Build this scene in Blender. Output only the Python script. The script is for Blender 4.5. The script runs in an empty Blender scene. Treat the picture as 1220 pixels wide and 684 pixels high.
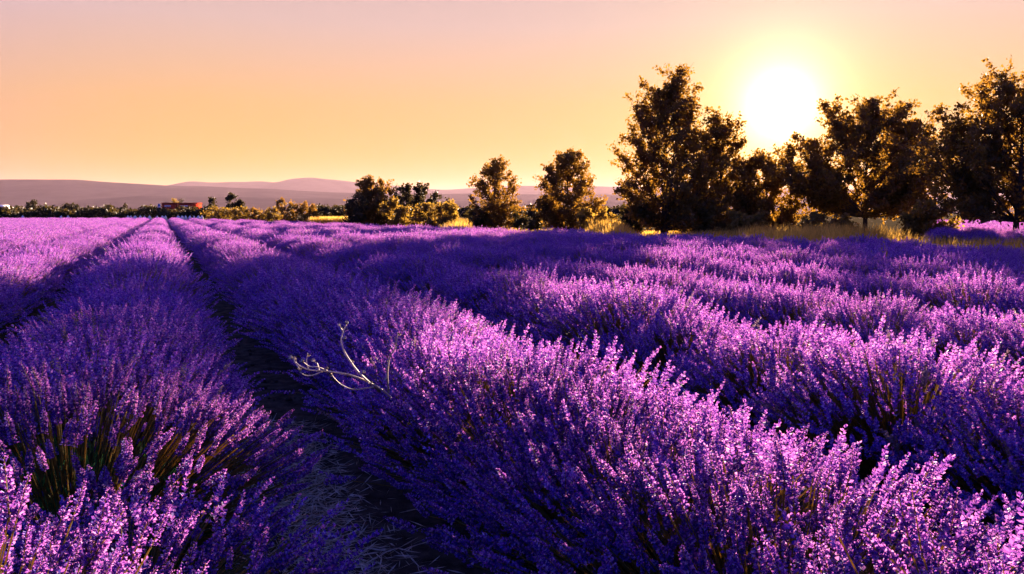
import bpy, math
import numpy as np
from mathutils import Vector, Matrix

R = math.radians
scene = bpy.context.scene
col = scene.collection
rng = np.random.default_rng(11)

# ------------------------------------------------------------------ camera
CAM_H = 1.28
PITCH = 5.25
FOC = 957.0            # focal length in pixels of a 1220 px wide frame
cam_d = bpy.data.cameras.new('camera')
cam = bpy.data.objects.new('camera', cam_d)
col.objects.link(cam)
cam.location = (0, 0, CAM_H)
cam.rotation_euler = (R(90 - PITCH), 0, 0)
cam_d.sensor_width = 36
cam_d.lens = 36 * FOC / 1220
cam_d.clip_start = 0.05
cam_d.clip_end = 90000
scene.camera = cam

# ------------------------------------------------------------------ sky and sun
SUN_AZ, SUN_EL = 18.2, 7.15          # azimuth to the right of +Y
sun_dir = Vector((math.sin(R(SUN_AZ)) * math.cos(R(SUN_EL)), math.cos(R(SUN_AZ)) * math.cos(R(SUN_EL)), math.sin(R(SUN_EL))))

world = bpy.data.worlds.new('World')
scene.world = world
world.use_nodes = True
nt = world.node_tree
nt.nodes.clear()
N, L = nt.nodes.new, nt.links.new


def wmath(op, a, b=None, clamp=False):
    n = N('ShaderNodeMath'); n.operation = op; n.use_clamp = clamp
    for i, x in enumerate((a, b)):
        if x is None: continue
        if isinstance(x, (int, float)): n.inputs[i].default_value = x
        else: L(x, n.inputs[i])
    return n.outputs[0]


def wmix(mode, fac, a, b):
    n = N('ShaderNodeMix'); n.data_type = 'RGBA'; n.blend_type = mode
    for i, x in ((0, fac), (6, a), (7, b)):
        if isinstance(x, (int, float)): n.inputs[i].default_value = x
        elif isinstance(x, tuple): n.inputs[i].default_value = x
        else: L(x, n.inputs[i])
    return n.outputs[2]


sky = N('ShaderNodeTexSky'); sky.sky_type = 'NISHITA'
sky.sun_disc = False
sky.sun_elevation = R(SUN_EL); sky.sun_rotation = R(SUN_AZ)
sky.altitude = 100; sky.air_density = 1.0; sky.dust_density = 1.5; sky.ozone_density = 2.0
tc = N('ShaderNodeTexCoord')
sep = N('ShaderNodeSeparateXYZ'); L(tc.outputs['Generated'], sep.inputs[0])
dot = N('ShaderNodeVectorMath'); dot.operation = 'DOT_PRODUCT'
L(tc.outputs['Generated'], dot.inputs[0]); dot.inputs[1].default_value = sun_dir
cosang = wmath('MINIMUM', wmath('MAXIMUM', dot.outputs['Value'], -1.0), 1.0)
ang = wmath('ARCCOSINE', cosang)                       # angle from the sun, radians
# evening dust: the low sunward sky glows from orange at the horizon to rose higher up
ramp = N('ShaderNodeValToRGB')
L(wmath('MAXIMUM', sep.outputs[2], 0.0), ramp.inputs[0])
cr = ramp.color_ramp
stops = [(0.0, (0.92, 0.38, 0.0)), (0.06, (0.92, 0.43, 0.010)), (0.13, (0.88, 0.48, 0.15)),
         (0.22, (0.74, 0.51, 0.46)), (0.45, (0.36, 0.33, 0.50)), (1.0, (0.10, 0.14, 0.36))]
cr.elements[0].position, cr.elements[0].color = stops[0][0], (*stops[0][1], 1)
cr.elements[1].position, cr.elements[1].color = stops[-1][0], (*stops[-1][1], 1)
for p, c in stops[1:-1]:
    e = cr.elements.new(p); e.color = (*c, 1)
# away from the sun the evening sky falls off to a dim dusk blue
away = N('ShaderNodeMapRange'); away.interpolation_type = 'SMOOTHSTEP'
L(ang, away.inputs[0])
away.inputs[1].default_value = R(36); away.inputs[2].default_value = R(112)
away.inputs[3].default_value = 0.0; away.inputs[4].default_value = 1.0
base = wmix('MIX', away.outputs[0], ramp.outputs[0], (0.085, 0.16, 1.05, 1))
nish = wmix('MULTIPLY', 1.0, sky.outputs[0], (0.05, 0.05, 0.05, 1))
base = wmix('MIX', 0.93, nish, base)
# aureole of the low sun in the dusty air
g1 = wmath('EXPONENT', wmath('MULTIPLY', ang, -1 / R(1.35)))
g2 = wmath('EXPONENT', wmath('MULTIPLY', ang, -1 / R(7.0)))
a1 = wmix('MULTIPLY', 1.0, (7.5, 6.0, 3.4, 1), g1)
a2 = wmix('MULTIPLY', 1.0, (0.30, 0.27, -0.14, 1), g2)
out_c = wmix('ADD', 1.0, wmix('ADD', 1.0, base, a1), a2)
bg = N('ShaderNodeBackground'); L(out_c, bg.inputs[0]); bg.inputs[1].default_value = 0.135
wo = N('ShaderNodeOutputWorld'); L(bg.outputs[0], wo.inputs[0])

sun_l = bpy.data.lights.new('sun', 'SUN')
sun_l.energy = 5.0
sun_l.angle = R(0.6)
sun_l.color = (1.0, 0.72, 0.52)
sun_o = bpy.data.objects.new('sun', sun_l)
col.objects.link(sun_o)
sun_o.rotation_euler = (-sun_dir).to_track_quat('-Z', 'Y').to_euler()
sun_o.location = (20, 60, 30)

scene.view_settings.view_transform = 'Standard'
scene.view_settings.look = 'None'
scene.view_settings.gamma = 1
scene.view_settings.exposure = 2.85
scene.render.engine = 'CYCLES'
cy = scene.cycles
cy.use_denoising = True
cy.max_bounces = 5
cy.diffuse_bounces = 1
cy.glossy_bounces = 1
cy.transmission_bounces = 3
cy.transparent_max_bounces = 4
cy.volume_bounces = 0
cy.sample_clamp_indirect = 4

# ------------------------------------------------------------------ helpers
cp, sp = math.cos(R(PITCH)), math.sin(R(PITCH))


def at(px, py, depth):
    """point at forward distance depth whose place in the photograph is (px, py)"""
    x, u = (px - 610) / FOC, (342 - py) / FOC
    f, z = cp + u * sp, u * cp - sp
    return Vector((x / f * depth, depth, CAM_H + z / f * depth))


def tag(o, label=None, cat=None, group=None, kind=None):
    for k, v in (('label', label), ('category', cat), ('group', group), ('kind', kind)):
        if v: o[k] = v
    return o


def empty(name, loc=(0, 0, 0), rz=0.0, scale=1.0):
    o = bpy.data.objects.new(name, None)
    col.objects.link(o)
    o.empty_display_size = 0.1
    o.location = loc; o.rotation_euler = (0, 0, rz)
    o.scale = (scale,) * 3 if isinstance(scale, (int, float)) else scale
    return o


def mesh_np(name, verts, tris, mats, midx=None, smooth=False):
    me = bpy.data.meshes.new(name)
    verts = np.ascontiguousarray(verts, dtype=np.float32)
    tris = np.ascontiguousarray(tris, dtype=np.int32)
    me.vertices.add(len(verts)); me.vertices.foreach_set('co', verts.ravel())
    me.loops.add(tris.size); me.loops.foreach_set('vertex_index', tris.ravel())
    me.polygons.add(len(tris))
    k = tris.shape[1]
    me.polygons.foreach_set('loop_start', np.arange(0, tris.size, k, dtype=np.int32))
    me.polygons.foreach_set('loop_total', np.full(len(tris), k, dtype=np.int32))
    for m in (mats if isinstance(mats, (list, tuple)) else [mats]): me.materials.append(m)
    if midx is not None: me.polygons.foreach_set('material_index', np.ascontiguousarray(midx, dtype=np.int32))
    me.update(calc_edges=True)
    if smooth: me.polygons.foreach_set('use_smooth', np.ones(len(tris), dtype=bool))
    return me


def link(name, me, parent=None, loc=None):
    o = bpy.data.objects.new(name, me)
    col.objects.link(o)
    if parent: o.parent = parent
    if loc is not None: o.location = loc
    return o


class Acc:
    """collects triangles from many pieces into one mesh"""
    def __init__(s): s.v, s.t, s.m, s.n = [], [], [], 0
    def add(s, v, t, m=0):
        s.v.append(np.asarray(v, float)); s.t.append(np.asarray(t) + s.n)
        s.m.append(np.broadcast_to(np.asarray(m), (len(t),)))
        s.n += len(v)
    def build(s, name, mats, smooth=False):
        return mesh_np(name, np.concatenate(s.v), np.concatenate(s.t), mats, np.concatenate(s.m), smooth)


def frames(axis, spin):
    """N x 3 x 3 matrices whose third column is axis"""
    a = axis / np.linalg.norm(axis, axis=1, keepdims=True)
    h = np.where(np.abs(a[:, 2:3]) > 0.95, np.array([[1.0, 0, 0]]), np.array([[0, 0, 1.0]]))
    x = np.cross(h, a); x /= np.linalg.norm(x, axis=1, keepdims=True)
    y = np.cross(a, x)
    c, s = np.cos(spin)[:, None], np.sin(spin)[:, None]
    return np.stack([x * c + y * s, -x * s + y * c, a], axis=2)


def stamp(tv, tt, M, P):
    """copies of a template at every frame M (N,3,3) and place P (N,3)"""
    v = np.einsum('nij,kj->nki', M, tv) + P[:, None, :]
    t = tt[None] + (np.arange(len(P)) * len(tv))[:, None, None]
    return v.reshape(-1, 3), t.reshape(-1, tt.shape[1])


def tubes(paths, radii, sides=3):
    """paths (N,K,3), radii (N,K) -> verts, tris"""
    n, k, _ = paths.shape
    d = np.gradient(paths, axis=1)
    F = frames(d.reshape(-1, 3), np.zeros(n * k)).reshape(n, k, 3, 3)
    a = np.arange(sides) * 2 * np.pi / sides
    ring = np.stack([np.cos(a), np.sin(a), np.zeros(sides)], 1)
    v = np.einsum('nkij,sj->nksi', F, ring) * radii[:, :, None, None] + paths[:, :, None, :]
    q = []
    for i in range(k - 1):
        for s in range(sides):
            s2 = (s + 1) % sides
            A, B, C, D = i * sides + s, i * sides + s2, (i + 1) * sides + s2, (i + 1) * sides + s
            q += [(A, B, C), (A, C, D)]
    q = np.array(q)
    t = q[None] + (np.arange(n) * k * sides)[:, None, None]
    return v.reshape(-1, 3), t.reshape(-1, 3)


# ------------------------------------------------------------------ materials
def new_mat(name):
    m = bpy.data.materials.new(name); m.use_nodes = True
    m.node_tree.nodes.clear()
    return m, m.node_tree


def leafy(name, c1, c2, trans_mul=(1, 1, 1), trans=0.45, scale=14.0, rough=0.6, spec=0.25, trans_c=None, hue_rand=0.0):
    """thin plant tissue: diffuse and glossy face, light passing through from behind"""
    m, t = new_mat(name)
    n, l = t.nodes.new, t.links.new
    tcn = n('ShaderNodeTexCoord'); no = n('ShaderNodeTexNoise'); no.inputs['Scale'].default_value = scale
    no.inputs['Detail'].default_value = 3
    l(tcn.outputs['Object'], no.inputs['Vector'])
    r = n('ShaderNodeValToRGB'); l(no.outputs[0], r.inputs[0])
    r.color_ramp.elements[0].position = 0.36; r.color_ramp.elements[0].color = (*c1, 1)
    r.color_ramp.elements[1].position = 0.64; r.color_ramp.elements[1].color = (*c2, 1)
    oi = n('ShaderNodeObjectInfo')
    hs = n('ShaderNodeHueSaturation'); l(r.outputs[0], hs.inputs['Color'])
    mr = n('ShaderNodeMapRange'); l(oi.outputs['Random'], mr.inputs[0])
    mr.inputs[3].default_value = 0.86; mr.inputs[4].default_value = 1.12
    l(mr.outputs[0], hs.inputs['Value'])
    if hue_rand:
        mh = n('ShaderNodeMapRange'); l(oi.outputs['Random'], mh.inputs[0])
        mh.inputs[3].default_value = 0.5 - hue_rand; mh.inputs[4].default_value = 0.5 + hue_rand
        l(mh.outputs[0], hs.inputs['Hue'])
    p = n('ShaderNodeBsdfPrincipled'); l(hs.outputs[0], p.inputs['Base Color'])
    p.inputs['Roughness'].default_value = rough
    p.inputs['Specular IOR Level'].default_value = spec
    tr = n('ShaderNodeBsdfTranslucent')
    mx = n('ShaderNodeMix'); mx.data_type = 'RGBA'; mx.blend_type = 'MULTIPLY'; mx.inputs[0].default_value = 1
    l(hs.outputs[0], mx.inputs[6]); mx.inputs[7].default_value = (*trans_mul, 1)
    if trans_c: tr.inputs[0].default_value = (*trans_c, 1)
    else: l(mx.outputs[2], tr.inputs[0])
    ms = n('ShaderNodeMixShader'); ms.inputs[0].default_value = trans
    l(p.outputs[0], ms.inputs[1]); l(tr.outputs[0], ms.inputs[2])
    o = n('ShaderNodeOutputMaterial'); l(ms.outputs[0], o.inputs[0])
    return m


def solid(name, c1, c2, scale=3.0, rough=0.9, bump=0.0, coord='Object', detail=8, spec=0.0, bdist=0.02):
    m, t = new_mat(name)
    n, l = t.nodes.new, t.links.new
    tcn = n('ShaderNodeTexCoord'); no = n('ShaderNodeTexNoise'); no.inputs['Scale'].default_value = scale
    no.inputs['Detail'].default_value = detail; no.inputs['Roughness'].default_value = 0.65
    l(tcn.outputs[coord], no.inputs['Vector'])
    r = n('ShaderNodeValToRGB'); l(no.outputs[0], r.inputs[0])
    r.color_ramp.elements[0].position = 0.35; r.color_ramp.elements[0].color = (*c1, 1)
    r.color_ramp.elements[1].position = 0.65; r.color_ramp.elements[1].color = (*c2, 1)
    p = n('ShaderNodeBsdfPrincipled'); l(r.outputs[0], p.inputs['Base Color'])
    p.inputs['Roughness'].default_value = rough; p.inputs['Specular IOR Level'].default_value = spec
    if bump:
        b = n('ShaderNodeBump'); b.inputs['Strength'].default_value = bump; b.inputs['Distance'].default_value = bdist
        l(no.outputs[0], b.inputs['Height']); l(b.outputs[0], p.inputs['Normal'])
    o = n('ShaderNodeOutputMaterial'); l(p.outputs[0], o.inputs[0])
    return m


M_petal = leafy('lavender_petal', (0.045, 0.024, 0.48), (0.22, 0.13, 0.82), trans_c=(0.47, 0.13, 0.48), trans=0.48, scale=45, rough=0.6, spec=0.15, hue_rand=0.010)
M_calyx = leafy('lavender_calyx', (0.02, 0.011, 0.26), (0.07, 0.032, 0.46), trans_c=(0.20, 0.05, 0.32), trans=0.40, scale=45, rough=0.6, spec=0.15, hue_rand=0.010)
M_stem = leafy('lavender_stem', (0.07, 0.08, 0.022), (0.19, 0.16, 0.04), trans=0.45, scale=9, trans_c=(0.50, 0.33, 0.06))
M_pale = leafy('lavender_lip', (0.38, 0.30, 0.82), (0.58, 0.48, 0.92), trans_c=(0.66, 0.25, 0.56), trans=0.45, scale=45, rough=0.6, spec=0.1)
M_faded = leafy('faded_floret', (0.16, 0.09, 0.14), (0.34, 0.22, 0.24), trans=0.4, scale=40)
M_lavleaf = leafy('lavender_leaf', (0.014, 0.024, 0.013), (0.04, 0.055, 0.028), trans=0.2, scale=10)
M_green = leafy('weed_leaf', (0.02, 0.085, 0.015), (0.06, 0.18, 0.03), trans=0.35, scale=12)
M_soil = solid('dry_soil', (0.03, 0.023, 0.018), (0.11, 0.085, 0.065), scale=9, rough=0.95, bump=0.8, coord='Object', bdist=0.03)
M_ground = solid('dry_meadow', (0.05, 0.042, 0.018), (0.13, 0.10, 0.045), scale=0.35, rough=0.95, bump=0.4)
M_straw = leafy('straw', (0.42, 0.34, 0.26), (0.72, 0.64, 0.54), trans=0.3, scale=30)
M_stone = solid('pale_stone', (0.74, 0.66, 0.50), (0.86, 0.79, 0.66), scale=6, rough=0.9, bump=0.5)
M_grass = leafy('dry_grass', (0.46, 0.26, 0.035), (0.74, 0.46, 0.09), trans=0.6, scale=0.8)
M_bark = solid('bark', (0.035, 0.025, 0.018), (0.09, 0.065, 0.045), scale=8, rough=0.95, bump=0.6)
M_tree = leafy('tree_leaf', (0.026, 0.030, 0.009), (0.07, 0.066, 0.017), trans=0.42, scale=1.2, trans_c=(0.36, 0.18, 0.018))
M_dark = leafy('evergreen_leaf', (0.015, 0.020, 0.008), (0.04, 0.042, 0.014), trans=0.25, scale=1.2, trans_c=(0.10, 0.07, 0.015))
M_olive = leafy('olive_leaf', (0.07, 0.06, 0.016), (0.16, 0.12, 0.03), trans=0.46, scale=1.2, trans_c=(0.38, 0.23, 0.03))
M_hill = solid('hill_scrub', (0.030, 0.024, 0.030), (0.050, 0.040, 0.046), scale=0.004, rough=1.0)

# ------------------------------------------------------------------ ground
def sheet(name, pts, mat, z):
    v = np.array([(x, y, z) for x, y in pts])
    me = bpy.data.meshes.new(name)
    me.from_pydata([tuple(p) for p in v], [], [tuple(range(len(v)))])
    me.materials.append(mat)
    return tag(link(name, me), kind='structure')


G = 30000
sheet('ground', [(-G, -3000), (G, -3000), (G, G), (-G, G)], M_ground, 0.0)

# row frame: u runs along the rows (towards upper left), v across
A_ROW = R(23.5)
uD = np.array([-math.sin(A_ROW), math.cos(A_ROW)])
vD = np.array([math.cos(A_ROW), math.sin(A_ROW)])
SPACING = 1.62
ROW0 = -0.29                                    # the row left of the furrow
E0 = np.array([9.83, 15.4])                     # a point of the field's right edge
eD = np.array([-math.sin(R(31.6)), math.cos(R(31.6))])
eN = np.array([eD[1], -eD[0]])                  # points out of the field
FIELD_END = 100.0


def uv(u, v): return uD * u + vD * v


far_t = (FIELD_END - E0[1]) / eD[1]
pA = E0 + eD * far_t
pB = E0 - eD * 16
sheet('field_soil', [tuple(pB), tuple(pA), (-90, FIELD_END), (-90, -6), (pB[0], -6)], M_soil, 0.004)

# ------------------------------------------------------------------ lavender pieces
def spike_hero(r):
    """one flower spike: whorls of small outward florets, 1 m = 1 m, about 10 cm long"""
    A = Acc()
    Ls = 0.092
    zs = np.concatenate([[-.004, 0.003], np.linspace(0.018, Ls, 10)])
    for i, z in enumerate(zs):
        f = 1.0 if i < 8 else 1.0 - 0.15 * (i - 7)
        nf = 9 if i < 9 else 6
        for k in range(nf):
            a = 2 * math.pi * (k + r.random() * .5) / nf + i * .7
            up = 0.15 + 0.75 * r.random() + (0.6 if i > 9 else 0)
            d = np.array([math.cos(a), math.sin(a), up]); d /= np.linalg.norm(d)
            ln = (0.0095 + 0.0045 * r.random()) * f; w = 0.0027 * f * (0.75 + .55 * r.random())
            F = frames(d[None], np.array([r.random() * 6]))[0]
            b = np.array([[0, 0, 0], [w, 0, .8], [0, w, 1.0], [-w, 0, .85], [0, -w, 1.0], [0, 0, 1.0]])
            b[:, 2] *= ln
            v = b @ F.T + np.array([d[0] * .001, d[1] * .001, z + (r.random() - .5) * .008])
            t = [(0, 2, 1), (0, 3, 2), (0, 4, 3), (0, 1, 4)]; b = b[:5]
            q = r.random(); A.add(v, t, 0 if q < .45 else (1 if q < .82 else 3))
    # the axis
    v, t = tubes(np.array([[[0, 0, -.01], [0, 0, Ls]]]), np.array([[.0016, .0008]]))
    A.add(v, t, 2)
    return A


def spike_mid(r, whorls=8, sides=7, Ls=0.092, fat=1.0):
    """the same spike with one small petal for each floret"""
    vs, ts, ms = [], [], []
    n = 0
    for i in range(whorls):
        z0 = Ls * i / (whorls - .6) + (-.012 if i == 0 else 0)
        f = (1 - .45 * (i / whorls) ** 3) * fat
        for k in range(sides):
            a = 2 * math.pi * (k + .6 * r.random()) / sides + i * 1.1
            up = .25 + .9 * r.random() + (.8 if i == whorls - 1 else 0)
            d = np.array([math.cos(a), math.sin(a), up]); d /= np.linalg.norm(d)
            ln = (.009 + .006 * r.random()) * f; w = (.0031 + .0020 * r.random()) * f
            tl = r.normal() * .9
            sd = np.array([-math.sin(a), math.cos(a), 0]) * math.cos(tl) + np.cross(d, [-math.sin(a), math.cos(a), 0]) * math.sin(tl)
            o = np.array([0, 0, z0 + .010 * (r.random() - .4)])
            vs.append(np.stack([o, o + d * ln * .6 + sd * w, o + d * ln * 1.05, o + d * ln * .6 - sd * w]))
            ts.append(np.array([(0, 1, 2), (0, 2, 3)]) + n); n += 4
            q = r.random(); ms += [1 if q < .40 else (3 if q > .86 else 0)] * 2
    return np.vstack(vs), np.vstack(ts), np.array(ms)


def bush_layout(r, n, RX, HZ, z0=0.12, droop=0.05, RY=None):
    RY = RY or RX
    c = .22 + .78 * r.random(n) ** .92
    th = np.arccos(np.clip(c, -1, 1)); ph = r.random(n) * 2 * np.pi
    # lumps so that the dome is uneven
    lump = 1 + .07 * np.sin(3 * ph + r.random() * 6) * np.sin(th) + .05 * np.sin(5 * ph + 4 * th + r.random() * 6)
    k = lump * (0.84 + .20 * r.random(n)); k[r.random(n) < .07] *= 1.07
    d = np.stack([np.sin(th) * np.cos(ph), np.sin(th) * np.sin(ph), np.cos(th)], 1)
    d += r.normal(0, .06, d.shape)
    E = np.stack([d[:, 0] * RX, d[:, 1] * RY, z0 + np.abs(d[:, 2]) ** .8 * HZ], 1) * np.stack([k, k, .55 + .45 * k], 1)
    B = np.stack([d[:, 0] * RX * .30, d[:, 1] * RY * .30, .05 + d[:, 2].clip(0) * .18], 1)
    C = B + (E - B) * .55; C[:, 2] += droop * (1.2 - d[:, 2])
    ts = np.array([0, .5, 1.0])
    P = ((1 - ts)[None, :, None] ** 2) * B[:, None] + 2 * (ts * (1 - ts))[None, :, None] * C[:, None] + (ts ** 2)[None, :, None] * E[:, None]
    T = 2 * (E - C) + np.array([0, 0, .10]) + r.normal(0, .085, E.shape)
    return P, T, E


def leaf_mound(r, name, n, RX, HZ, mat=None, ll=0.055):
    n = int(n * 1.3)
    c = r.random(n); th = np.arccos(c); ph = r.random(n) * 2 * np.pi
    d = np.stack([np.sin(th) * np.cos(ph), np.sin(th) * np.sin(ph), np.cos(th)], 1)
    k = .45 + .5 * r.random(n) ** .6
    P = d * np.array([RX, RX, HZ]) * k[:, None]
    P[:, 2] += .02
    tv = np.array([[0, 0, 0], [.0038, 0, .45], [0, 0, 1.0], [-.0038, 0, .45]]); tv[:, 2] *= ll
    tt = np.array([(0, 1, 2), (0, 2, 3)])
    M = frames(d + r.normal(0, .35, d.shape) + np.array([0, 0, .25]), r.random(n) * 6) * (.7 + .7 * r.random(n))[:, None, None]
    A = Acc()
    A.add(*stamp(tv, tt, M, P))
    # unseen inner dome, added to block light through the bush
    v = [(0, 0, HZ * .62)]; t = []
    seg, rings = 10, 4
    for i in range(1, rings + 1):
        tth = math.pi / 2 * i / rings
        for s in range(seg):
            q = .62 + .12 * r.random()
            v.append((RX * q * math.sin(tth) * math.cos(2 * math.pi * s / seg), RX * q * math.sin(tth) * math.sin(2 * math.pi * s / seg), HZ * q * math.cos(tth)))
    for s in range(seg):
        t.append((0, 1 + s, 1 + (s + 1) % seg))
        for i in range(rings - 1):
            a, b = 1 + i * seg + s, 1 + i * seg + (s + 1) % seg
            t += [(a, a + seg, b + seg), (a, b + seg, b)]
    A.add(v, t)
    return A.build(name, mat or M_lavleaf)


def bush_meshes(seed, n, RX, HZ, lod, RY=None):
    r = np.random.default_rng(seed)
    P, T, E = bush_layout(r, n, RX, HZ, RY=RY)
    stems = Acc()
    rad = np.tile(np.array([.0027, .0023, .0018]), (n, 1)) * (1 if lod == 'mid' else 1.7)
    stems.add(*tubes(P, rad))
    st = stems.build('flower_stems', M_stem)
    sc = .60 + .65 * r.random(n)
    M = frames(T, r.random(n) * 6) * sc[:, None, None]
    fl = Acc()
    nt_ = 4
    for k in range(nt_):
        if lod == 'mid': tv, tt, tm = spike_mid(r)
        else:
            tv, tt, tm = spike_mid(r, 4, 4, fat=1.8)
        sl = slice(k, None, nt_)
        v, t = stamp(tv, tt, M[sl], E[sl])
        mm = np.tile(tm, (len(E[sl]), 1)); mm[r.random(len(mm)) < .05] = 2
        fl.add(v, t, mm.ravel())
    fm = fl.build('flower_spikes', [M_petal, M_calyx, M_faded, M_pale])
    lm = leaf_mound(r, 'leaf_mound', 700 if lod == 'mid' else 220, RX * .55, HZ * .62, ll=.055 if lod == 'mid' else .09)
    return lm, st, fm


BR, BH, BY = 0.645, 0.52, 0.56
mid_sets = [bush_meshes(100 + i, 880, BR * (1 + .05 * math.sin(i * 2.1)), BH * (1 + .06 * math.cos(i * 1.7)), 'mid', BY) for i in range(6)]
far_sets = [bush_meshes(200 + i, 460, BR, BH, 'far', BY) for i in range(4)]
hero_r = np.random.default_rng(5)
hero_spikes = [spike_hero(hero_r).build('flower_spike', [M_petal, M_calyx, M_stem, M_pale]) for _ in range(6)]
hero_stem_t = None

# every bush of the field: place, size, variant
spots = []
rr = np.random.default_rng(21)
for i in range(-12, 10):
    v0 = ROW0 + i * SPACING
    u = -2.0 + rr.random() * .4
    while u < 110:
        u += 0.66 * (1 + .12 * rr.normal())
        v = v0 + rr.normal() * .022
        p = uv(u, v)
        jit = .93 + .15 * rr.random()
        if p[1] < .55 or p[1] > FIELD_END: continue
        if (p - E0) @ eN > -.2: continue
        if abs(p[0]) > .64 * p[1] + 1.6: continue
        if i == 0 and u < 3.5: continue            # the near end of this row is set by hand
        spots.append((p[0], p[1], jit, A_ROW + rr.normal() * .25 + (math.pi if rr.random() < .5 else 0), i, u))
spots.sort(key=lambda s: s[0] ** 2 + s[1] ** 2)

G_ROW = 'lavender bushes at the near end of the field'
ORD = ['', 'first', 'second', 'third', 'fourth', 'fifth', 'sixth', 'seventh', 'eighth', 'ninth', 'tenth', 'eleventh', 'twelfth']


def row_words(i):
    """label and group of the bushes of one row, told by the things that stand in the rows"""
    if i == 1: return 'rounded lavender bush in the row that the pale dry weed grows from', 'lavender row of the dry weed'
    if i == 0: return 'rounded lavender bush in the row of the bush with green shoots', 'lavender row of the green-shoot bush'
    if i > 1: return f"rounded lavender bush in the {ORD[i - 1]} row from the dry weed's row towards the poplars", f'lavender row {ORD[i - 1]} from the dry weed towards the poplars'
    return f"rounded lavender bush in the {ORD[-i]} row beyond the green-shoot bush's row, away from the poplars", f'lavender row {ORD[-i]} beyond the green-shoot bush'


def plain_bush(x, y, s, rz, k, label, group, zs=1.0):
    e = tag(empty('lavender_bush', (x, y, 0), rz, (s, s, s * zs)), label, 'lavender', group)
    for nm, me in zip(('leaf_mound', 'flower_stems', 'flower_spikes'), mid_sets[k]):
        o = link(nm, me, e)
        if nm != 'leaf_mound': o['kind'] = 'stuff'
    return e


def hero_bush(x, y, RX, HZ, n, seed, label, n_single=300, spike_scale=1.0):
    """a near bush whose nearest flower spikes are single pieces"""
    r = np.random.default_rng(seed)
    e = tag(empty('lavender_bush', (x, y, 0)), label, 'lavender', G_ROW)
    P, T, E = bush_layout(r, n, RX, HZ)
    link('leaf_mound', leaf_mound(r, 'leaf_mound', 1100, RX * .55, HZ * .62), e)
    st = Acc(); st.add(*tubes(P, np.tile(np.array([.0024, .0020, .0016]), (n, 1)), 4))
    tag(link('flower_stems', st.build('flower_stems', M_stem), e), kind='stuff')
    # which spikes show largest: close to the camera and on the near or upper side
    cv = np.array([-x, -y, CAM_H]) - E
    dist = np.linalg.norm(cv, axis=1)
    nrm = E / np.array([RX, RX, HZ])
    facing = (nrm * cv).sum(1) / dist
    order = np.argsort(dist - .5 * facing)
    sc = (.62 + .62 * r.random(n)) * spike_scale
    M = frames(T, r.random(n) * 6)
    for q in order[:n_single]:
        o = link('flower_spike', hero_spikes[int(r.integers(len(hero_spikes)))], e)
        o.matrix_local = Matrix([[*(M[q, a] * sc[q]), E[q, a]] for a in range(3)] + [[0, 0, 0, 1]])
    rest = order[n_single:]
    fl = Acc()
    for k in range(4):
        tv, tt, tm = spike_mid(r)
        sl = rest[k::4]
        v, t = stamp(tv, tt, M[sl] * sc[sl][:, None, None], E[sl])
        fl.add(v, t, np.tile(tm, len(sl)))
    tag(link('flower_spikes', fl.build('flower_spikes', [M_petal, M_calyx, M_faded, M_pale]), e), kind='stuff')
    return e


hero_names = [
    'lavender bush beside the bare gap, tall pink-lit spikes at the near end of its row',
    'lavender bush at the near end of the row that the dry weed grows from',
    'second lavender bush from the near end of the row that the dry weed grows from',
    'third lavender bush from the near end of the row that the dry weed grows from',
    'fourth lavender bush from the near end of the row that the dry weed grows from',
    'fifth lavender bush from the near end of the row that the dry weed grows from',
]
# the near end of the row left of the furrow
p = uv(1.46, ROW0 - .15)
hero_bush(p[0], p[1], .52, .68, 460, 71, hero_names[0], spike_scale=.95)
p = uv(2.2, ROW0 + .16)
hero_bush(p[0], p[1], .56, .34, 420, 72, 'low drooping lavender bush at the bare gap, leaning into the furrow', n_single=200)
n_hero = 1
individual, distant = [], []
for s in spots:
    x, y, jit, rz, i, u = s
    if i == 1 and n_hero < 6:
        hero_bush(x, y, BR * jit, BH * jit, 650, 80 + n_hero, hero_names[n_hero])
        n_hero += 1
    elif len(individual) < 285: individual.append(s)
    else: distant.append(s)
for q, (x, y, jit, rz, i, u) in enumerate(individual):
    plain_bush(x, y, jit, rz, q % len(mid_sets), *row_words(i))


# the distant bushes: one object, points that carry the bush shapes
def joined(k):
    A = Acc()
    for me, mo in zip(far_sets[k], (4, 5, 0)):
        v = np.empty(len(me.vertices) * 3, np.float32); me.vertices.foreach_get('co', v)
        t = np.empty(len(me.polygons) * 3, np.int32); me.polygons.foreach_get('vertices', t)
        m = np.empty(len(me.polygons), np.int32); me.polygons.foreach_get('material_index', m)
        A.add(v.reshape(-1, 3), t.reshape(-1, 3), m + mo)
    return A.build('far_lavender', [M_petal, M_calyx, M_faded, M_pale, M_lavleaf, M_stem])


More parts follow.
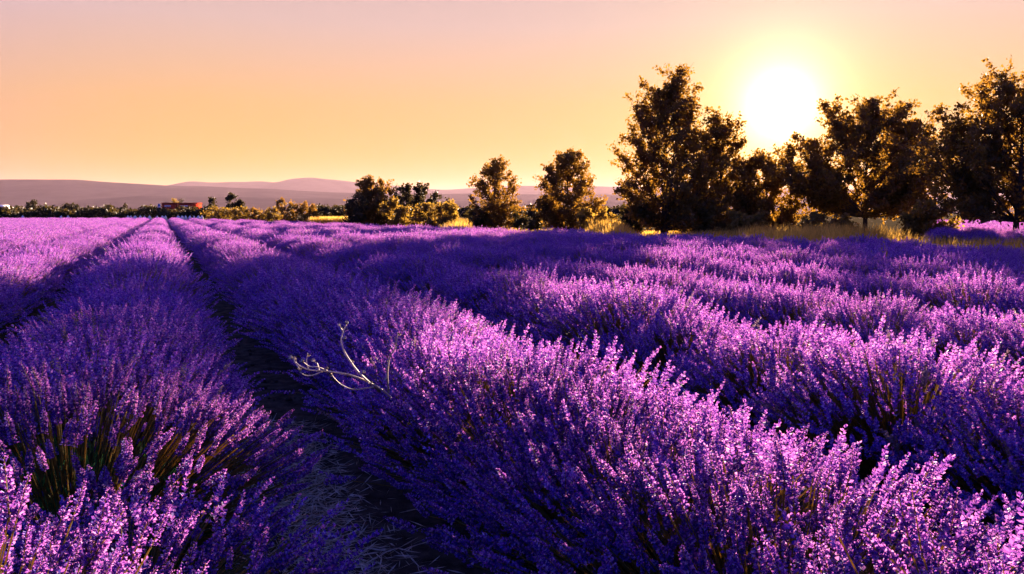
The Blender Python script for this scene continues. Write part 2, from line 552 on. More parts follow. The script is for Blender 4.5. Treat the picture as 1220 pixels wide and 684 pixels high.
def scatter(name, pts, sources, label, cat):
    """pts: (x, y, scale, rz); one object that repeats the source shapes on its points"""
    me = bpy.data.meshes.new(name)
    me.vertices.add(len(pts))
    P = np.array([(p[0], p[1], 0) for p in pts], np.float32)
    me.vertices.foreach_set('co', P.ravel())
    for nm, ty, dat in (('size', 'FLOAT', [p[2] for p in pts]), ('turn', 'FLOAT', [p[3] for p in pts])):
        a = me.attributes.new(nm, ty, 'POINT'); a.data.foreach_set('value', np.array(dat, np.float32))
    a = me.attributes.new('kind_index', 'INT', 'POINT')
    a.data.foreach_set('value', np.arange(len(pts), dtype=np.int32) % len(sources))
    o = link(name, me)
    g = bpy.data.node_groups.new(name, 'GeometryNodeTree')
    g.interface.new_socket('Geometry', in_out='INPUT', socket_type='NodeSocketGeometry')
    g.interface.new_socket('Geometry', in_out='OUTPUT', socket_type='NodeSocketGeometry')
    n, l = g.nodes.new, g.links.new
    gi, go = n('NodeGroupInput'), n('NodeGroupOutput')
    jn = n('GeometryNodeJoinGeometry')

    def attr(nm, ty):
        q = n('GeometryNodeInputNamedAttribute'); q.data_type = ty; q.inputs[0].default_value = nm
        return q.outputs[0]
    comb = n('ShaderNodeCombineXYZ'); l(attr('turn', 'FLOAT'), comb.inputs[2])
    for k, src in enumerate(sources):
        oi = n('GeometryNodeObjectInfo'); oi.inputs[0].default_value = src
        oi.inputs[1].default_value = True
        cmp_ = n('FunctionNodeCompare'); cmp_.data_type = 'INT'; cmp_.operation = 'EQUAL'
        l(attr('kind_index', 'INT'), cmp_.inputs[2]); cmp_.inputs[3].default_value = k
        ip = n('GeometryNodeInstanceOnPoints')
        l(gi.outputs[0], ip.inputs['Points']); l(cmp_.outputs[0], ip.inputs['Selection'])
        l(oi.outputs['Geometry'], ip.inputs['Instance'])
        l(comb.outputs[0], ip.inputs['Rotation']); l(attr('size', 'FLOAT'), ip.inputs['Scale'])
        l(ip.outputs[0], jn.inputs[0])
    l(jn.outputs[0], go.inputs[0])
    md = o.modifiers.new('scatter', 'NODES'); md.node_group = g
    return tag(o, label, cat, kind='stuff')


far_src = [bpy.data.objects.new('far_lavender', joined(k)) for k in range(len(far_sets))]
scatter('distant_lavender', [(s[0], s[1], s[2], s[3]) for s in distant], far_src,
        'purple lavender rows far down the field, merging towards the dark hedge and trees', 'lavender')
# a second field beyond the grass verge on the right
f2 = []
r2 = np.random.default_rng(31)
for y in np.arange(26, 76, .85):
    for x in np.arange(.50 * y + 1.2, .66 * y + 2, 1.15):
        f2.append((x + r2.normal() * .08, y + r2.normal() * .08, .95 + .12 * r2.random(), r2.random() * 6))
scatter('neighbouring_lavender', f2, far_src, 'pale pink lavender field beyond the dry grass verge, under the tree branches', 'lavender')

# ------------------------------------------------------------------ trees
LEAF_T = np.array([[0, 0, 0], [.42, 0, .5], [0, .06, 1.0], [-.42, 0, .5]])
LEAF_I = np.array([(0, 1, 2), (0, 2, 3)])


def make_tree(name, label, base, H, W, seed, n_clump, n_leaf, leaf, mat, cat='tree', group=None, prof=None, h0=.12, upr=.9, lean=0.0, clump=.085, trunk_r=None, limb_top=.9, single_limbs=None):
    """tapered trunk with limbs; leaves sit in upright sprays at the limb ends"""
    r = np.random.default_rng(seed)
    e = tag(empty(name, base), label, cat, group)
    prof = prof or (lambda h: math.sin(math.pi * min(1, (h * .86 + .14))) ** .7)
    if single_limbs is None: single_limbs = cat == 'tree' and n_clump > 100
    tr = trunk_r or H * .018
    zz = np.linspace(0, H * limb_top, 7)
    wob = np.cumsum(r.normal(0, H * .008, (7, 2)), 0)
    tp = np.stack([wob[:, 0] + lean * zz, wob[:, 1], zz], 1)
    A = Acc()
    A.add(*tubes(tp[None], (tr * (1 - .88 * zz / (H * limb_top)))[None], 7))
    limbs = []

    def trunk_at(z):
        f = np.clip(z / (H * limb_top), 0, 1) * 6; k = int(min(5, f))
        return tp[k] + (tp[k + 1] - tp[k]) * (f - k)
    B0, B1 = [], []                                  # leafy shoots: foot and tip
    n_limb = max(7, n_clump // 5)
    sub = max(5, int(round(n_clump * 1.5 / n_limb)))
    for i in range(n_limb):
        h = h0 + (1 - h0) * (i + .2 + .8 * r.random()) / n_limb
        a = i * 2.4 + r.normal() * .5
        q = prof(h) * W / 2 * (.62 + .38 * r.random())
        tip = np.array([q * math.cos(a), q * math.sin(a), h * H * .93]) + trunk_at(h * H) * np.array([1, 1, 0])
        foot = trunk_at(max((.05 if h0 < .2 else .75 * h0) * H, h * H * .93 - q * upr - .10 * H))
        mid = foot * .45 + tip * .55 + np.array([(tip[0] - foot[0]) * .14, (tip[1] - foot[1]) * .14, -.02 * H])
        ks = np.linspace(0, 1, 6)[:, None]
        pth = (1 - ks) ** 2 * foot + 2 * ks * (1 - ks) * mid + ks ** 2 * tip
        if single_limbs: Lb = Acc(); limbs.append(Lb)
        else: Lb = A
        Lb.add(*tubes(pth[None], np.linspace(tr * .40, tr * .08, 6)[None] * (1.15 - .6 * h), 5))
        for j in range(sub):
            f = (.22 if h0 < .2 else .36) + (.78 if h0 < .2 else .64) * (j + r.random()) / sub
            k = min(4, int(f * 5)); st_ = pth[k] + (pth[k + 1] - pth[k]) * (f * 5 - k)
            out = st_ - trunk_at(st_[2]); out[2] = 0; out /= (np.linalg.norm(out) + .2)
            d = out * .55 + np.array([0, 0, .55]) + r.normal(0, .55, 3)
            d /= np.linalg.norm(d)
            if d[2] < -.25: d[2] *= .3
            ln = (clump * H + .25) * (.8 + .9 * r.random())
            en = st_ + d * ln
            en[2] = min(en[2], H)
            B0.append(st_); B1.append(en)
            mm = (st_ + en) / 2 + np.array([0, 0, -.04 * ln])
            Lb.add(*tubes(np.stack([st_, mm, en])[None], np.array([[tr * .10, tr * .07, tr * .03]]), 3))
    me = A.build('trunk', M_bark, True)
    trunk = link('trunk', me, e)
    for Lb in limbs: link('limb', Lb.build('limb', M_bark, True), trunk)
    B0, B1 = np.array(B0), np.array(B1)
    nb_ = len(B0)
    w = np.linalg.norm(B1 - B0, axis=1) * (.5 + r.random(nb_)); w /= w.sum()
    idx = r.choice(nb_, n_leaf, p=w)
    # twiglets: each leaf hangs on a short side twig of its shoot
    tw = 7
    g = r.integers(0, tw, n_leaf)
    tf = r.random((nb_, tw)); to = r.normal(0, 1, (nb_, tw, 3)); to[:, :, 2] += .5
    to /= np.linalg.norm(to, axis=2, keepdims=True)
    fa = tf[idx, g]
    ln_ = np.linalg.norm(B1 - B0, axis=1)[idx]
    reach = ln_ * .42 * (1.05 - .75 * fa) * r.random(n_leaf)
    P = B0[idx] + (B1 - B0)[idx] * (fa + .10 * r.normal(0, 1, n_leaf)).clip(-.1, 1.05)[:, None] + to[idx, g] * reach[:, None] + r.normal(0, 1, (n_leaf, 3)).clip(-1.6, 1.6) * leaf * .55
    P[:, 2] = np.maximum(P[:, 2], leaf * .6)
    d = r.normal(0, 1, (n_leaf, 3)) + np.array([0, 0, -.3])
    M = frames(d, r.random(n_leaf) * 6) * (leaf * (.55 + .8 * r.random(n_leaf)))[:, None, None]
    v, tt = stamp(LEAF_T, LEAF_I, M, P)
    link('crown', mesh_np('crown', v, tt, mat), e)
    return e


def ground_at(px, depth): return (at(px, 254, depth).x, depth, 0)
def top_h(py, depth): return at(610, py, depth).z


def tall(h):      # poplar-like
    return min(1, .62 + 1.3 * h) * (1 - max(0, h - .5) / .5 * .72)


def egg(h):
    return max(.10, (1 - abs((h - .34) / .70) ** 2.2)) if h > .34 else .72 + .28 * h / .34


def rounded(h):
    return max(.05, math.sqrt(max(0, 1 - ((h - .48) / .56) ** 2)))


def fan(h):       # wide vase
    return .35 + .65 * min(1, h / .5) if h < .62 else max(.08, 1 - (h - .62) / .38 * .62)


def pxw(px, depth): return px / FOC * depth


D = 42
make_tree('poplar_tree', 'tallest poplar, dark ragged upright crown, next to the low sun', ground_at(790, D), top_h(78, D), pxw(118, D), 1, 280, 36000, .14, M_tree, prof=tall, h0=.07, clump=.06)
D = 45
make_tree('poplar_tree', 'narrow orange-glowing poplar filling the gap between the tallest poplar and the sun', ground_at(856, D), top_h(133, D), pxw(66, D), 2, 170, 19000, .14, M_tree, prof=tall, h0=.06, clump=.07)
D = 44
make_tree('small_tree', 'low bushy tree standing straight below the sun', ground_at(912, D), top_h(178, D), pxw(100, D), 3, 170, 20000, .14, M_tree, prof=rounded, h0=.06, clump=.085)
D = 40
make_tree('broad_tree', 'broad spreading tree right of the sun, short trunk and fan of limbs', ground_at(1030, D), top_h(116, D), pxw(232, D), 14, 420, 56000, .14, M_tree, prof=fan, h0=.21, clump=.07, upr=.75)
D = 28
make_tree('broad_tree', 'large black-looking tree overhanging the pink neighbouring field', ground_at(1212, D), top_h(76, D), pxw(236, D), 5, 400, 54000, .105, M_tree, prof=lambda h: fan(h) if h > .3 else .85, h0=.21, clump=.06, upr=.6)
D = 52
make_tree('poplar_tree', 'mid-sized poplar with pointed top, right one of the lone pair', ground_at(676, D), top_h(178, D), pxw(86, D), 6, 190, 20000, .145, M_tree, prof=egg, h0=.05, clump=.065)
D = 56
make_tree('poplar_tree', 'airy poplar with gaps in its crown, left one of the lone pair', ground_at(590, D), top_h(187, D), pxw(72, D), 7, 150, 12500, .145, M_tree, prof=egg, h0=.06, clump=.065)
D = 62
make_tree('small_tree', 'dark pointed small tree at the left end of the thicket', ground_at(448, D), top_h(212, D), pxw(64, D), 8, 90, 11000, .18, M_tree, prof=tall, h0=.06, clump=.09)
make_tree('small_tree', 'dark flat-topped small tree behind the golden bushes of the thicket', ground_at(495, D + 6), top_h(220, D + 6), pxw(74, D + 6), 9, 90, 11000, .18, M_dark, prof=fan, h0=.1, clump=.09)

# ------------------------------------------------------------------ bushes at the field's edge
def shrub(label, px, depth, top, wpx, seed, mat, n=2600, leaf=.14, group=None, name='shrub'):
    H = top_h(top, depth)
    return make_tree(name, label, ground_at(px, depth), H, pxw(wpx, depth), seed, 34, int(n * 1.4), leaf, mat, 'shrub', group, prof=rounded, h0=.08, clump=.12, upr=.5, trunk_r=.04, limb_top=.7)


shrub('rounded dark shrub at the left foot of the thicket', 425, 60, 233, 24, 20, M_dark)
shrub('golden-rimmed bush at the foot of the dark pointed small tree', 470, 58, 238, 36, 21, M_olive, 3200)
shrub('low golden bush in the middle of the thicket', 507, 57, 243, 36, 22, M_olive, 3000)
shrub('pale golden bush at the right end of the thicket', 532, 56, 241, 30, 23, M_olive, 2800)
shrub('dark low shrub at the foot of the airy poplar', 572, 56, 250, 30, 24, M_dark, 2200)
shrub('dark shrub between the two lone poplars', 630, 54, 250, 36, 25, M_dark, 2400)
shrub('golden shrub at the right foot of the pointed poplar', 706, 46, 250, 42, 26, M_olive, 3000)
shrub('dark round shrub left of the tallest poplar', 752, 44, 246, 30, 27, M_dark, 2200)
shrub('bushy undergrowth shrub under the orange-glowing poplar', 838, 42, 236, 60, 28, M_tree, 4200)
shrub('golden shrub on the verge below the sun', 890, 38, 254, 40, 29, M_olive, 2400)
shrub('golden bush between the two broad trees', 1105, 34, 243, 56, 30, M_olive, 3600)
shrub('low golden bush at the left foot of the broad spreading tree', 985, 36, 256, 60, 31, M_olive, 2600)
# the row of small trees and olive bushes further left
shrub('round dark shrub with golden rim, larger of the two beside the dry grass', 342, 84, 236, 30, 32, M_tree, 3000)
shrub('lower round shrub with golden rim beside the dry grass', 366, 84, 241, 28, 33, M_tree, 2600)
make_tree('round_tree', 'round dark tree rising above the olive-coloured bush row', ground_at(270, 120), top_h(231, 120), pxw(42, 120), 34, 24, 4200, .26, M_dark, prof=rounded, h0=.2, clump=.1)
for k, px in enumerate((256, 267, 279, 291, 303, 316, 327)):
    shrub('olive-coloured bush in the low row under the round dark tree', px, 92, 247 + (k % 3), 15, 40 + k, M_olive if k != 4 else M_tree, 900, .17, 'low row of olive-coloured bushes')
for k, px in enumerate((384, 396, 408)):
    shrub('dark bush in the low hedge left of the thicket', px, 88, 246 + k % 2, 18, 50 + k, M_dark, 1000, .18, 'dark bushes left of the thicket')


# ------------------------------------------------------------------ far hedge and trees on the plain
def leaf_mass(name, boxes, seed, leaf, mat, label, cat):
    r = np.random.default_rng(seed)
    A = Acc()
    for (x0, x1, y0, y1, h, n) in boxes:
        x = x0 + (x1 - x0) * r.random(n); y = y0 + (y1 - y0) * r.random(n)
        hh = h * (.72 + .16 * np.sin(x * .9 + 1) + .12 * np.sin(x * 2.3) + .1 * np.sin(x * 5.1))
        z = hh * r.random(n) ** .7
        M = frames(r.normal(0, 1, (n, 3)), r.random(n) * 6) * (leaf * (.6 + .8 * r.random(n)))[:, None, None]
        A.add(*stamp(LEAF_T, LEAF_I, M, np.stack([x, y, z], 1)))
    return tag(link(name, A.build(name, mat)), label, cat, kind='stuff')


xl = at(-60, 254, 108).x; xr = at(262, 254, 108).x
leaf_mass('far_hedge', [(xl, xr, 106.5, 109.5, 2.25, 15000)], 60, .34, M_dark, 'long dark hedge across the far end of the lavender field', 'hedge')
leaf_mass('far_wood', [(at(-60, 254, 330).x, at(140, 254, 330).x, 325, 340, 3.6, 8000), (at(130, 254, 330).x, at(260, 254, 330).x, 325, 340, 2.6, 4000), (at(370, 254, 260).x, at(760, 254, 260).x, 255, 265, 3.7, 16000)],
          61, 1.0, M_dark, 'distant dark tree belt on the plain below the hills', 'tree belt')
for k, (px, top, w, d, lab, cyp) in enumerate([
        (34, 241, 5, 200, 'slim dark conifer above the far hedge, shorter of two', True),
        (41, 238, 6, 200, 'tall pointed conifer above the far hedge', True),
        (20, 245, 9, 200, 'small round tree left of the two conifers', False),
        (130, 243, 8, 210, 'small round tree with golden rim right of the conifer clump', False),
        (147, 243, 12, 190, 'low dome-shaped tree above the hedge, left of the red sheds', False),
        (208, 236, 9, 262, 'golden-lit tree behind the gap between the red sheds', False),
        (217, 237, 9, 262, 'dark tree rising behind the red shed roof', False),
        (219, 246, 14, 160, 'dark bush in front of the red sheds', False)]):
    make_tree('conifer_tree' if cyp else 'round_tree', lab, ground_at(px, d), top_h(top, d), pxw(w, d), 70 + k, 12, 900, .30 if d < 230 else .36, M_olive if 'golden-lit' in lab else M_dark,  # golden light on that one tree is put into its leaf colour
              prof=(lambda h: 1 - .85 * h) if cyp else rounded, h0=.15, clump=.11)
for k, px in enumerate((75, 78, 81, 84.5, 88, 91.5)):
    make_tree('conifer_tree', 'pointed conifer in the dense clump above the far hedge', ground_at(px, 205), top_h(244 - (k * 7 % 3) * .8, 205), pxw(4.6, 205), 90 + k, 8, 500, .34, M_dark,
              group='conifer clump above the far hedge', prof=lambda h: 1 - .85 * h, h0=.05, clump=.1)


# ------------------------------------------------------------------ red sheds on the plain
M_red = solid('red_cladding', (0.40, 0.035, 0.018), (0.52, 0.055, 0.025), scale=1.5, rough=1.0, spec=0.0)
M_redroof = solid('red_roof_sheet', (0.30, 0.04, 0.025), (0.38, 0.06, 0.035), scale=2, rough=1.0, spec=0.0)
M_white = solid('white_paint', (0.70, 0.68, 0.64), (0.80, 0.78, 0.74), scale=3, rough=0.6)
M_blue = solid('blue_paint', (0.05, 0.12, 0.35), (0.08, 0.18, 0.45), scale=3, rough=0.6)


def box(x0, x1, y0, y1, z0, z1):
    v = [(x, y, z) for z in (z0, z1) for (x, y) in ((x0, y0), (x1, y0), (x1, y1), (x0, y1))]
    t = [(0, 2, 1), (0, 3, 2), (4, 5, 6), (4, 6, 7)]
    for i in range(4):
        j = (i + 1) % 4
        t += [(i, j, 4 + j), (i, 4 + j, 4 + i)]
    return v, t


def boxes(name, bs, mat, parent=None):
    A = Acc()
    for b in bs: A.add(*box(*b))
    return link(name, A.build(name, mat), parent)


DS = 245
for (x0, x1, lab) in ((193, 208.5, 'long red shed with white lettering, beside the blue and white sign'), (211.5, 230, 'red shed with white lettering and a dark bush before it')):
    xa, xb = at(x0, 254, DS).x, at(x1, 254, DS).x
    w = xb - xa; h = top_h(241.4, DS)
    e = tag(empty('red_shed', ((xa + xb) / 2, DS, 0)), lab, 'shed')
    wl = boxes('wall', [(-w / 2, w / 2, 0, 7, 0, h - .25)], M_red, e)
    boxes('roof', [(-w / 2 - .15, w / 2 + .15, -.2, 7.2, h - .25, h)], M_redroof, e)
    nb = 7
    boxes('lettering', [(-w * .28 + k * w * .07, -w * .28 + k * w * .07 + w * .045, -.06, -.003, h - 1.35 + .12 * (k % 2), h - .85) for k in range(nb)], M_white, wl)
e = tag(empty('road_sign', ground_at(190, 240)), 'small blue and white sign standing left of the red sheds', 'sign')
hs_ = top_h(243, 240)
boxes('post', [(-.07, .07, 0, .14, 0, hs_ - 1.4)], M_white, e)
boxes('panel', [(-.35, .35, -.04, .04, hs_ - .75, hs_)], M_blue, e)
boxes('lower_panel', [(-.35, .35, -.04, .04, hs_ - 1.4, hs_ - .755)], M_white, e)
e = tag(empty('white_house', ground_at(0, 230)), 'small pale house end at the edge of the far hedge', 'house')
hh_ = top_h(244, 230)
boxes('wall', [(-2.2, .7, 0, 5, 0, hh_ - .8)], M_white, e)
A = Acc(); A.add([(-2.4, -.2, hh_ - .8), (.9, -.2, hh_ - .8), (-.75, -.2, hh_), (-2.4, 5.2, hh_ - .8), (.9, 5.2, hh_ - .8), (-.75, 5.2, hh_)],
                 [(0, 1, 2), (5, 4, 3), (0, 2, 5), (0, 5, 3), (1, 4, 5), (1, 5, 2), (0, 3, 4), (0, 4, 1)])
link('roof', A.build('roof', M_white), e)

# ------------------------------------------------------------------ pale boulders along the far end of the field
def rock_mesh(seed, name='boulder'):
    r = np.random.default_rng(seed)
    v, t = [], []
    seg, rings = 9, 6
    v.append((0, 0, 1.0))
    for i in range(1, rings):
        a = math.pi * i / rings
        for s in range(seg):
            q = .82 + .3 * r.random()
            v.append((q * math.sin(a) * math.cos(2 * math.pi * s / seg), q * math.sin(a) * math.sin(2 * math.pi * s / seg) * .8, q * math.cos(a) * .8))
    v.append((0, 0, -.8))
    for s in range(seg):
        s2 = (s + 1) % seg
        t.append((0, 1 + s, 1 + s2))
        for i in range(rings - 2):
            a, b = 1 + i * seg + s, 1 + i * seg + s2
            t += [(a, a + seg, b + seg), (a, b + seg, b)]
        t.append((len(v) - 1, 1 + (rings - 2) * seg + s2, 1 + (rings - 2) * seg + s))
    return mesh_np(name, np.array(v), np.array(t), M_stone, smooth=True)


rocks = [rock_mesh(300 + k) for k in range(4)]
for k, px in enumerate((27, 73, 81, 152, 156, 161, 167, 172, 178, 187, 193, 197, 212, 216.5, 221, 226.5, 231, 236, 240.5)):
    q = ground_at(px, 103.0 + (k * 37 % 10) * .06)
    o = link('boulder', rocks[k % 4], None, (q[0], q[1], .40))
    s = .26 + .08 * ((k * 29) % 7) / 7
    o.scale = (s * 1.15, s, .62); o.rotation_euler = (0, 0, k * 1.3)
    tag(o, 'pale rounded boulder in the line along the far end of the field', 'boulder', 'boulders along the field end')

# ------------------------------------------------------------------ hills
def hill(name, pts, dist, depth, seed, label):
    """a ridge whose crest follows the heights (px, py) and whose flanks fall to the plain"""
    r = np.random.default_rng(seed)
    xs = np.linspace(-700, 2000, 800)
    pp = np.array(pts, float)
    ys = np.interp(xs, pp[:, 0], pp[:, 1])
    ys = np.convolve(np.pad(ys, 2, 'edge'), np.ones(5) / 5, 'valid')
    ph = r.random(8) * 6
    crest = np.array([max(0, top_h(y, dist)) for y in ys])
    X = np.array([at(x, 254, dist).x for x in xs])
    crest = crest * (1 + .012 * np.sin(X * .004 + ph[0]) + .008 * np.sin(X * .011 + ph[1]))
    rows = np.array([-1, -.82, -.64, -.48, -.33, -.2, -.1, 0, .15, .4, .7, 1.0])
    V = []
    for q in rows:
        f = (1 - abs(q)) ** 1.25
        z = crest * f
        gul = 1 + .03 * np.sin(X * .0065 + ph[2] + q * 3) * min(1, abs(q) * 3) + .02 * np.sin(X * .017 + ph[3] + q * 5) * min(1, abs(q) * 3)
        V.append(np.stack([X, np.full_like(X, dist + q * depth), np.minimum(z * gul, crest * .995 + .005 * z) - 2 * abs(q) ** 8], 1))
    V = np.concatenate(V)
    m = len(xs); T = []
    for i in range(len(rows) - 1):
        a = np.arange(m - 1) + i * m
        T.append(np.stack([a, a + 1, a + 1 + m, a + m], 1))
    me = mesh_np(name, V, np.concatenate(T), M_hill, smooth=True)
    return tag(link(name, me), label, None, kind='structure')


hill('hills', [(-700, 226), (-200, 216), (0, 213.8), (45, 213), (100, 215), (165, 219.5), (250, 222), (330, 226), (400, 229.5), (520, 231), (760, 232), (1000, 234), (2000, 238)], 7000, 2200, 1, 'long low mauve hill ridge on the left')
hill('hills', [(-700, 240), (150, 230), (200, 221), (228, 216.5), (262, 217.2), (308, 215.5), (330, 218.5), (344, 213.5), (372, 212), (400, 213.5), (440, 219.5), (520, 226), (600, 222.5), (640, 221), (740, 222.5), (800, 224), (1100, 226), (2000, 230)], 11500, 2600, 2, 'farther flat-topped mauve hills')
hill('hills', [(-700, 246), (60, 246), (100, 238), (160, 234), (230, 233.5), (330, 236), (440, 238), (600, 240), (1000, 242), (2000, 244)], 5200, 1300, 3, 'nearest low foothill')

# ------------------------------------------------------------------ golden dry grass on the verge
def grass_mesh(name, P, h, wid, seed, mat, bend=.25):
    r = np.random.default_rng(seed)
    n = len(P)
    a = r.random(n) * 2 * np.pi
    side = np.stack([np.cos(a), np.sin(a), np.zeros(n)], 1) * wid
    b = r.random(n) * 2 * np.pi
    off = np.stack([np.cos(b), np.sin(b), np.zeros(n)], 1) * (h * bend * (.4 + r.random(n)))[:, None]
    up = np.stack([np.zeros(n), np.zeros(n), h], 1)
    v = np.stack([P - side, P + side, P + up * .6 + off * .35 + side * .8, P + up * .6 + off * .35 - side * .8, P + up + off], 1)
    t = np.array([(0, 1, 2), (0, 2, 3), (3, 2, 4)])
    tt = t[None] + (np.arange(n) * 5)[:, None, None]
    return mesh_np(name, v.reshape(-1, 3), tt.reshape(-1, 3), mat)


r3 = np.random.default_rng(77)
nG = 52000
tt_ = -4 + 62 * r3.random(nG) ** .85
oo_ = .5 + 15 * r3.random(nG) ** 1.3 * (.35 + .65 * np.clip(tt_ / 20, 0, 1))
PG = E0[None] + eD[None] * tt_[:, None] + eN[None] * oo_[:, None]
patch = .5 + .5 * np.sin(PG[:, 0] * .7 + 1) * np.sin(PG[:, 1] * .55) + .25 * np.sin(PG[:, 0] * 2.1 + PG[:, 1] * 1.3)
azm = PG[:, 0] / PG[:, 1]
stand = np.interp(azm, [-.10, -.075, -.055, -.045, .085, .10, .135, .16, .27, .31, .45, .52, .66, .8], [.3, .95, .95, .3, .3, 1.0, 1.0, .35, .6, .95, 1.0, .8, .62, .6])
hG = stand * (.50 + .22 * r3.random(nG) + .36 * np.clip(patch, 0, 1))
keep = r3.random(nG) < .25 + .75 * patch.clip(0, 1)
PG, hG = PG[keep], hG[keep]
P3 = np.concatenate([PG, np.zeros((len(PG), 1))], 1)
tag(link('dry_grass', grass_mesh('dry_grass', P3, hG, .016, 5, M_grass)), 'tall golden dry grass along the verge between lavender and trees', 'grass', kind='stuff')
# paler grass left of the thicket
nL = 5000
PL = np.stack([at(378, 254, 78).x + (at(425, 254, 78).x - at(378, 254, 78).x) * r3.random(nL), 74 + 8 * r3.random(nL), np.zeros(nL)], 1)
tag(link('dry_grass', grass_mesh('dry_grass', PL, .55 + .5 * r3.random(nL), .03, 6, M_grass)), 'pale dry grass patch before the dark low hedge left of the thicket', 'grass', kind='stuff')

# ------------------------------------------------------------------ furrow litter: straw, clods, stones
nS = 4200
us = 2.4 + 2.5 * r3.random(nS); vs_ = ROW0 + SPACING / 2 + r3.normal(0, .13, nS)
xy = us[:, None] * uD + vs_[:, None] * vD
d = np.concatenate([r3.normal(0, 1, (nS, 2)), r3.normal(0.1, .18, (nS, 1))], 1)
tv = np.array([[0, 0, 0], [.0022, 0, .5], [0, 0, 1], [-.0022, 0, .5]]); tv[:, 2] *= .075
M = frames(d, r3.random(nS) * 6) * (.5 + r3.random(nS))[:, None, None]
v, t = stamp(tv, LEAF_I, M, np.concatenate([xy, .012 + .03 * r3.random((nS, 1))], 1))
tag(link('straw_litter', mesh_np('straw_litter', v, t, M_straw)), 'pale straw litter lying in the bare furrow', 'straw', kind='stuff')
A = Acc()
rk = np.array([v_.co[:] for v_ in rocks[0].vertices]); rt = np.array([p_.vertices[:] for p_ in rocks[0].polygons])
nC = 160
us = 2.4 + 7 * r3.random(nC); vs_ = ROW0 + SPACING / 2 + r3.normal(0, .14, nC)
M = frames(r3.normal(0, 1, (nC, 3)), r3.random(nC) * 6) * (.006 + .022 * r3.random(nC) ** 2)[:, None, None]
A.add(*stamp(rk, rt, M, np.concatenate([us[:, None] * uD + vs_[:, None] * vD, np.full((nC, 1), .01)], 1)))
tag(link('soil_clods', A.build('soil_clods', M_soil)), 'small pale clods and stones in the bare furrow', 'stones', kind='stuff')

# ------------------------------------------------------------------ dry weed lying over the lavender
M_twig = leafy('dry_twig', (0.42, 0.33, 0.25), (0.66, 0.56, 0.44), trans=0.2, scale=20)
DW = 3.02
o0 = at(452, 462, DW + .10)
e = tag(empty('dry_weed', (o0.x, o0.y, o0.z)), 'pale dry weed with curled seed heads reaching out of the lavender', 'weed')
def wp(px, py, dd=0.0):
    q = at(px, py, DW + dd); return np.array([q.x - o0.x, q.y - o0.y, q.z - o0.z])
branches = [
    [(466, 474, .16), (455, 464, .08), (435, 453, .0), (415, 446, -.04), (390, 442, -.08), (366, 441, -.10), (352, 433, -.12), (349, 427, -.12)],
    [(440, 456, .0), (425, 442, -.03), (410, 420, -.05), (406, 405, -.05), (409, 394, -.04), (413, 387, -.03)],
    [(409, 396, -.04), (406, 391, -.05), (405, 388, -.06)],
    [(445, 461, .03), (420, 465, -.02), (405, 458, -.06), (396, 448, -.08)],
    [(463, 468, .14), (461, 445, .08), (464, 425, .05), (471, 415, .04), (474, 400, .04)],
    [(390, 442, -.08), (378, 437, -.12), (368, 437, -.14), (362, 432, -.16)],
    [(385, 442, -.08), (374, 447, -.1), (364, 448, -.13), (357, 443, -.14)],
    [(368, 440, -.1), (365, 431, -.1), (366, 425, -.1)],
    [(380, 441, -.09), (378, 433, -.08), (375, 431, -.08)],
    [(356, 438, -.12), (352, 432, -.1), (353, 428, -.1)],
]
twigs = []
for b in branches:
    pth = np.array([wp(*q) for q in b])
    # smooth the path
    k = np.linspace(0, len(pth) - 1, len(pth) * 3)
    i0 = np.clip(k.astype(int), 0, len(pth) - 2); f = (k - i0)[:, None]
    pp = pth[i0] * (1 - f) + pth[i0 + 1] * f
    pp[1:-1] = (pp[:-2] + pp[1:-1] * 2 + pp[2:]) / 4
    v, t = tubes(pp[None], np.linspace(.0044, .0022, len(pp))[None] * (1 if len(b) > 4 else .7), 5)
    twigs.append((link('twig', mesh_np('twig', v, t, M_twig, smooth=True), e), pp))
r4 = np.random.default_rng(8)
sh = Acc()
pod = []
for k in range(7):
    a = k * 2 * math.pi / 7
    d = np.array([math.cos(a) * .8, math.sin(a) * .8, 1.0])
    F = frames(d[None], np.zeros(1))[0]
    b = np.array([[0, 0, 0], [.0028, 0, .005], [-.0028, 0, .005], [0, .0012, .012]])
    sh.add(b @ F.T, [(0, 1, 3), (0, 3, 2), (1, 2, 3)])
pod_me = sh.build('seed_head', M_twig)
for q in ((349, 427, -.12), (353, 428, -.1), (366, 425, -.1), (375, 431, -.08), (362, 432, -.16), (357, 443, -.14), (413, 387, -.03), (405, 388, -.06), (474, 400, .04), (391, 440, -.08), (412, 404, -.05), (419, 434, -.03), (434, 445, 0), (462, 453, .1), (396, 448, -.08)):
    pos = wp(*q)
    o = link('seed_head', pod_me, min(twigs, key=lambda w_: np.linalg.norm(w_[1] - pos, axis=1).min())[0], pos)
    o.rotation_euler = (r4.normal(0, .5), r4.normal(0, .5), r4.random() * 6); o.scale = (1.15 + r4.random() * .6,) * 3

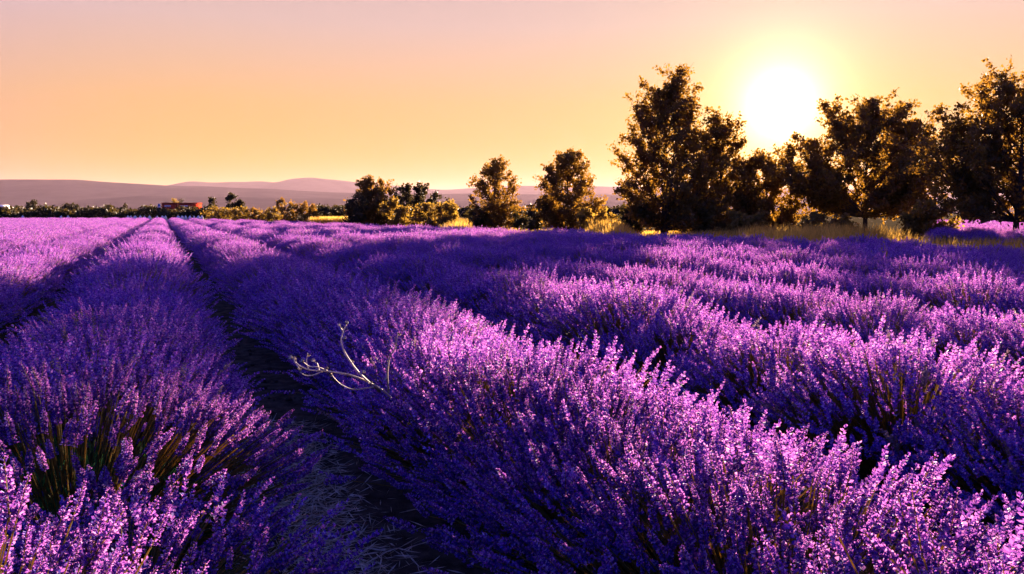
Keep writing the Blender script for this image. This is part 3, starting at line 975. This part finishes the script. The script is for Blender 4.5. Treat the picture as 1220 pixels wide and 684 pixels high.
# ------------------------------------------------------------------ green plant in the row's gap
def leafy_weed(px, py, depth, n, hgt, spread, seed, label, mat, name='green_weed', wid=.006, zbase=0.0):
    r = np.random.default_rng(seed)
    q = at(px, py, depth)
    e = tag(empty(name, (q.x, q.y, 0)), label, 'plant')
    a = r.random(n) * 2 * np.pi; rad = spread * np.sqrt(r.random(n))
    h = hgt * (.6 + .4 * r.random(n))
    B = np.stack([rad * .35 * np.cos(a), rad * .35 * np.sin(a), np.full(n, zbase)], 1)
    Tp = np.stack([rad * np.cos(a), rad * np.sin(a), h], 1)
    mid = (B + Tp) / 2; mid[:, 2] += .03
    link('stalks', Acc_tubes(np.stack([B, mid, Tp], 1), .003, mat), e)
    m = n * 16
    f = .35 + .65 * r.random(m); k = r.integers(0, n, m)
    P = B[k] * (1 - f)[:, None] + Tp[k] * f[:, None]
    d = r.normal(0, .6, (m, 3)) + np.array([0, 0, .9])
    tv = np.array([[0, 0, 0], [wid, 0, .022], [0, 0, .05], [-wid, 0, .022]])
    M = frames(d, r.random(m) * 6) * (.7 + .7 * r.random(m))[:, None, None]
    v, t = stamp(tv, LEAF_I, M, P)
    tag(link('leaves', mesh_np('leaves', v, t, mat), e), kind='stuff')
    return e


def Acc_tubes(P, rad, mat):
    v, t = tubes(P, np.full(P.shape[:2], rad), 3)
    return mesh_np('stalks', v, t, mat)


p = uv(2.95, ROW0 - .02)
e = tag(empty('lavender_bush', (p[0], p[1], 0)), 'lavender bush with green shoots showing between its few flower spikes', 'lavender', G_ROW)
rb = np.random.default_rng(401)
P, T, E = bush_layout(rb, 760, .74, .55)
v, t = tubes(P, np.full(P.shape[:2], .002), 3)
tag(link('flower_stems', mesh_np('flower_stems', v, t, M_stem), e), kind='stuff')
link('leaf_mound', leaf_mound(rb, 'leaf_mound', 2600, .52, .52, M_green, .05), e)
for q in range(len(E)):
    if q % 10 > 7: continue
    o = link('flower_spike', hero_spikes[q % 6], e)
    F = frames(T[q:q + 1], np.array([q * 1.7]))[0] * (.75 + .4 * rb.random())
    o.matrix_local = Matrix([[*F[a], E[q, a]] for a in range(3)] + [[0, 0, 0, 1]])
leafy_weed(1056, 300, 12.5, 9, .86, .07, 3, 'tall yellow-green weed standing up out of the far lavender rows', M_grass, 'tall_weed', .010)

# ------------------------------------------------------------------ evening haze
HZ_TOP = 620.0
M_haze, t = new_mat('evening_haze')
pv = t.nodes.new('ShaderNodeVolumePrincipled')
pv.inputs['Color'].default_value = (0.92, 0.66, 0.80, 1)
pv.inputs['Density'].default_value = 0.0000140
pv.inputs['Anisotropy'].default_value = 0.3
o_ = t.nodes.new('ShaderNodeOutputMaterial'); t.links.new(pv.outputs[0], o_.inputs['Volume'])
o = boxes('haze', [(-G - 50, G + 50, -3050, G + 50, -3.0, HZ_TOP)], M_haze)
tag(o, 'thin pale evening haze over the plain', 'haze', kind='stuff')
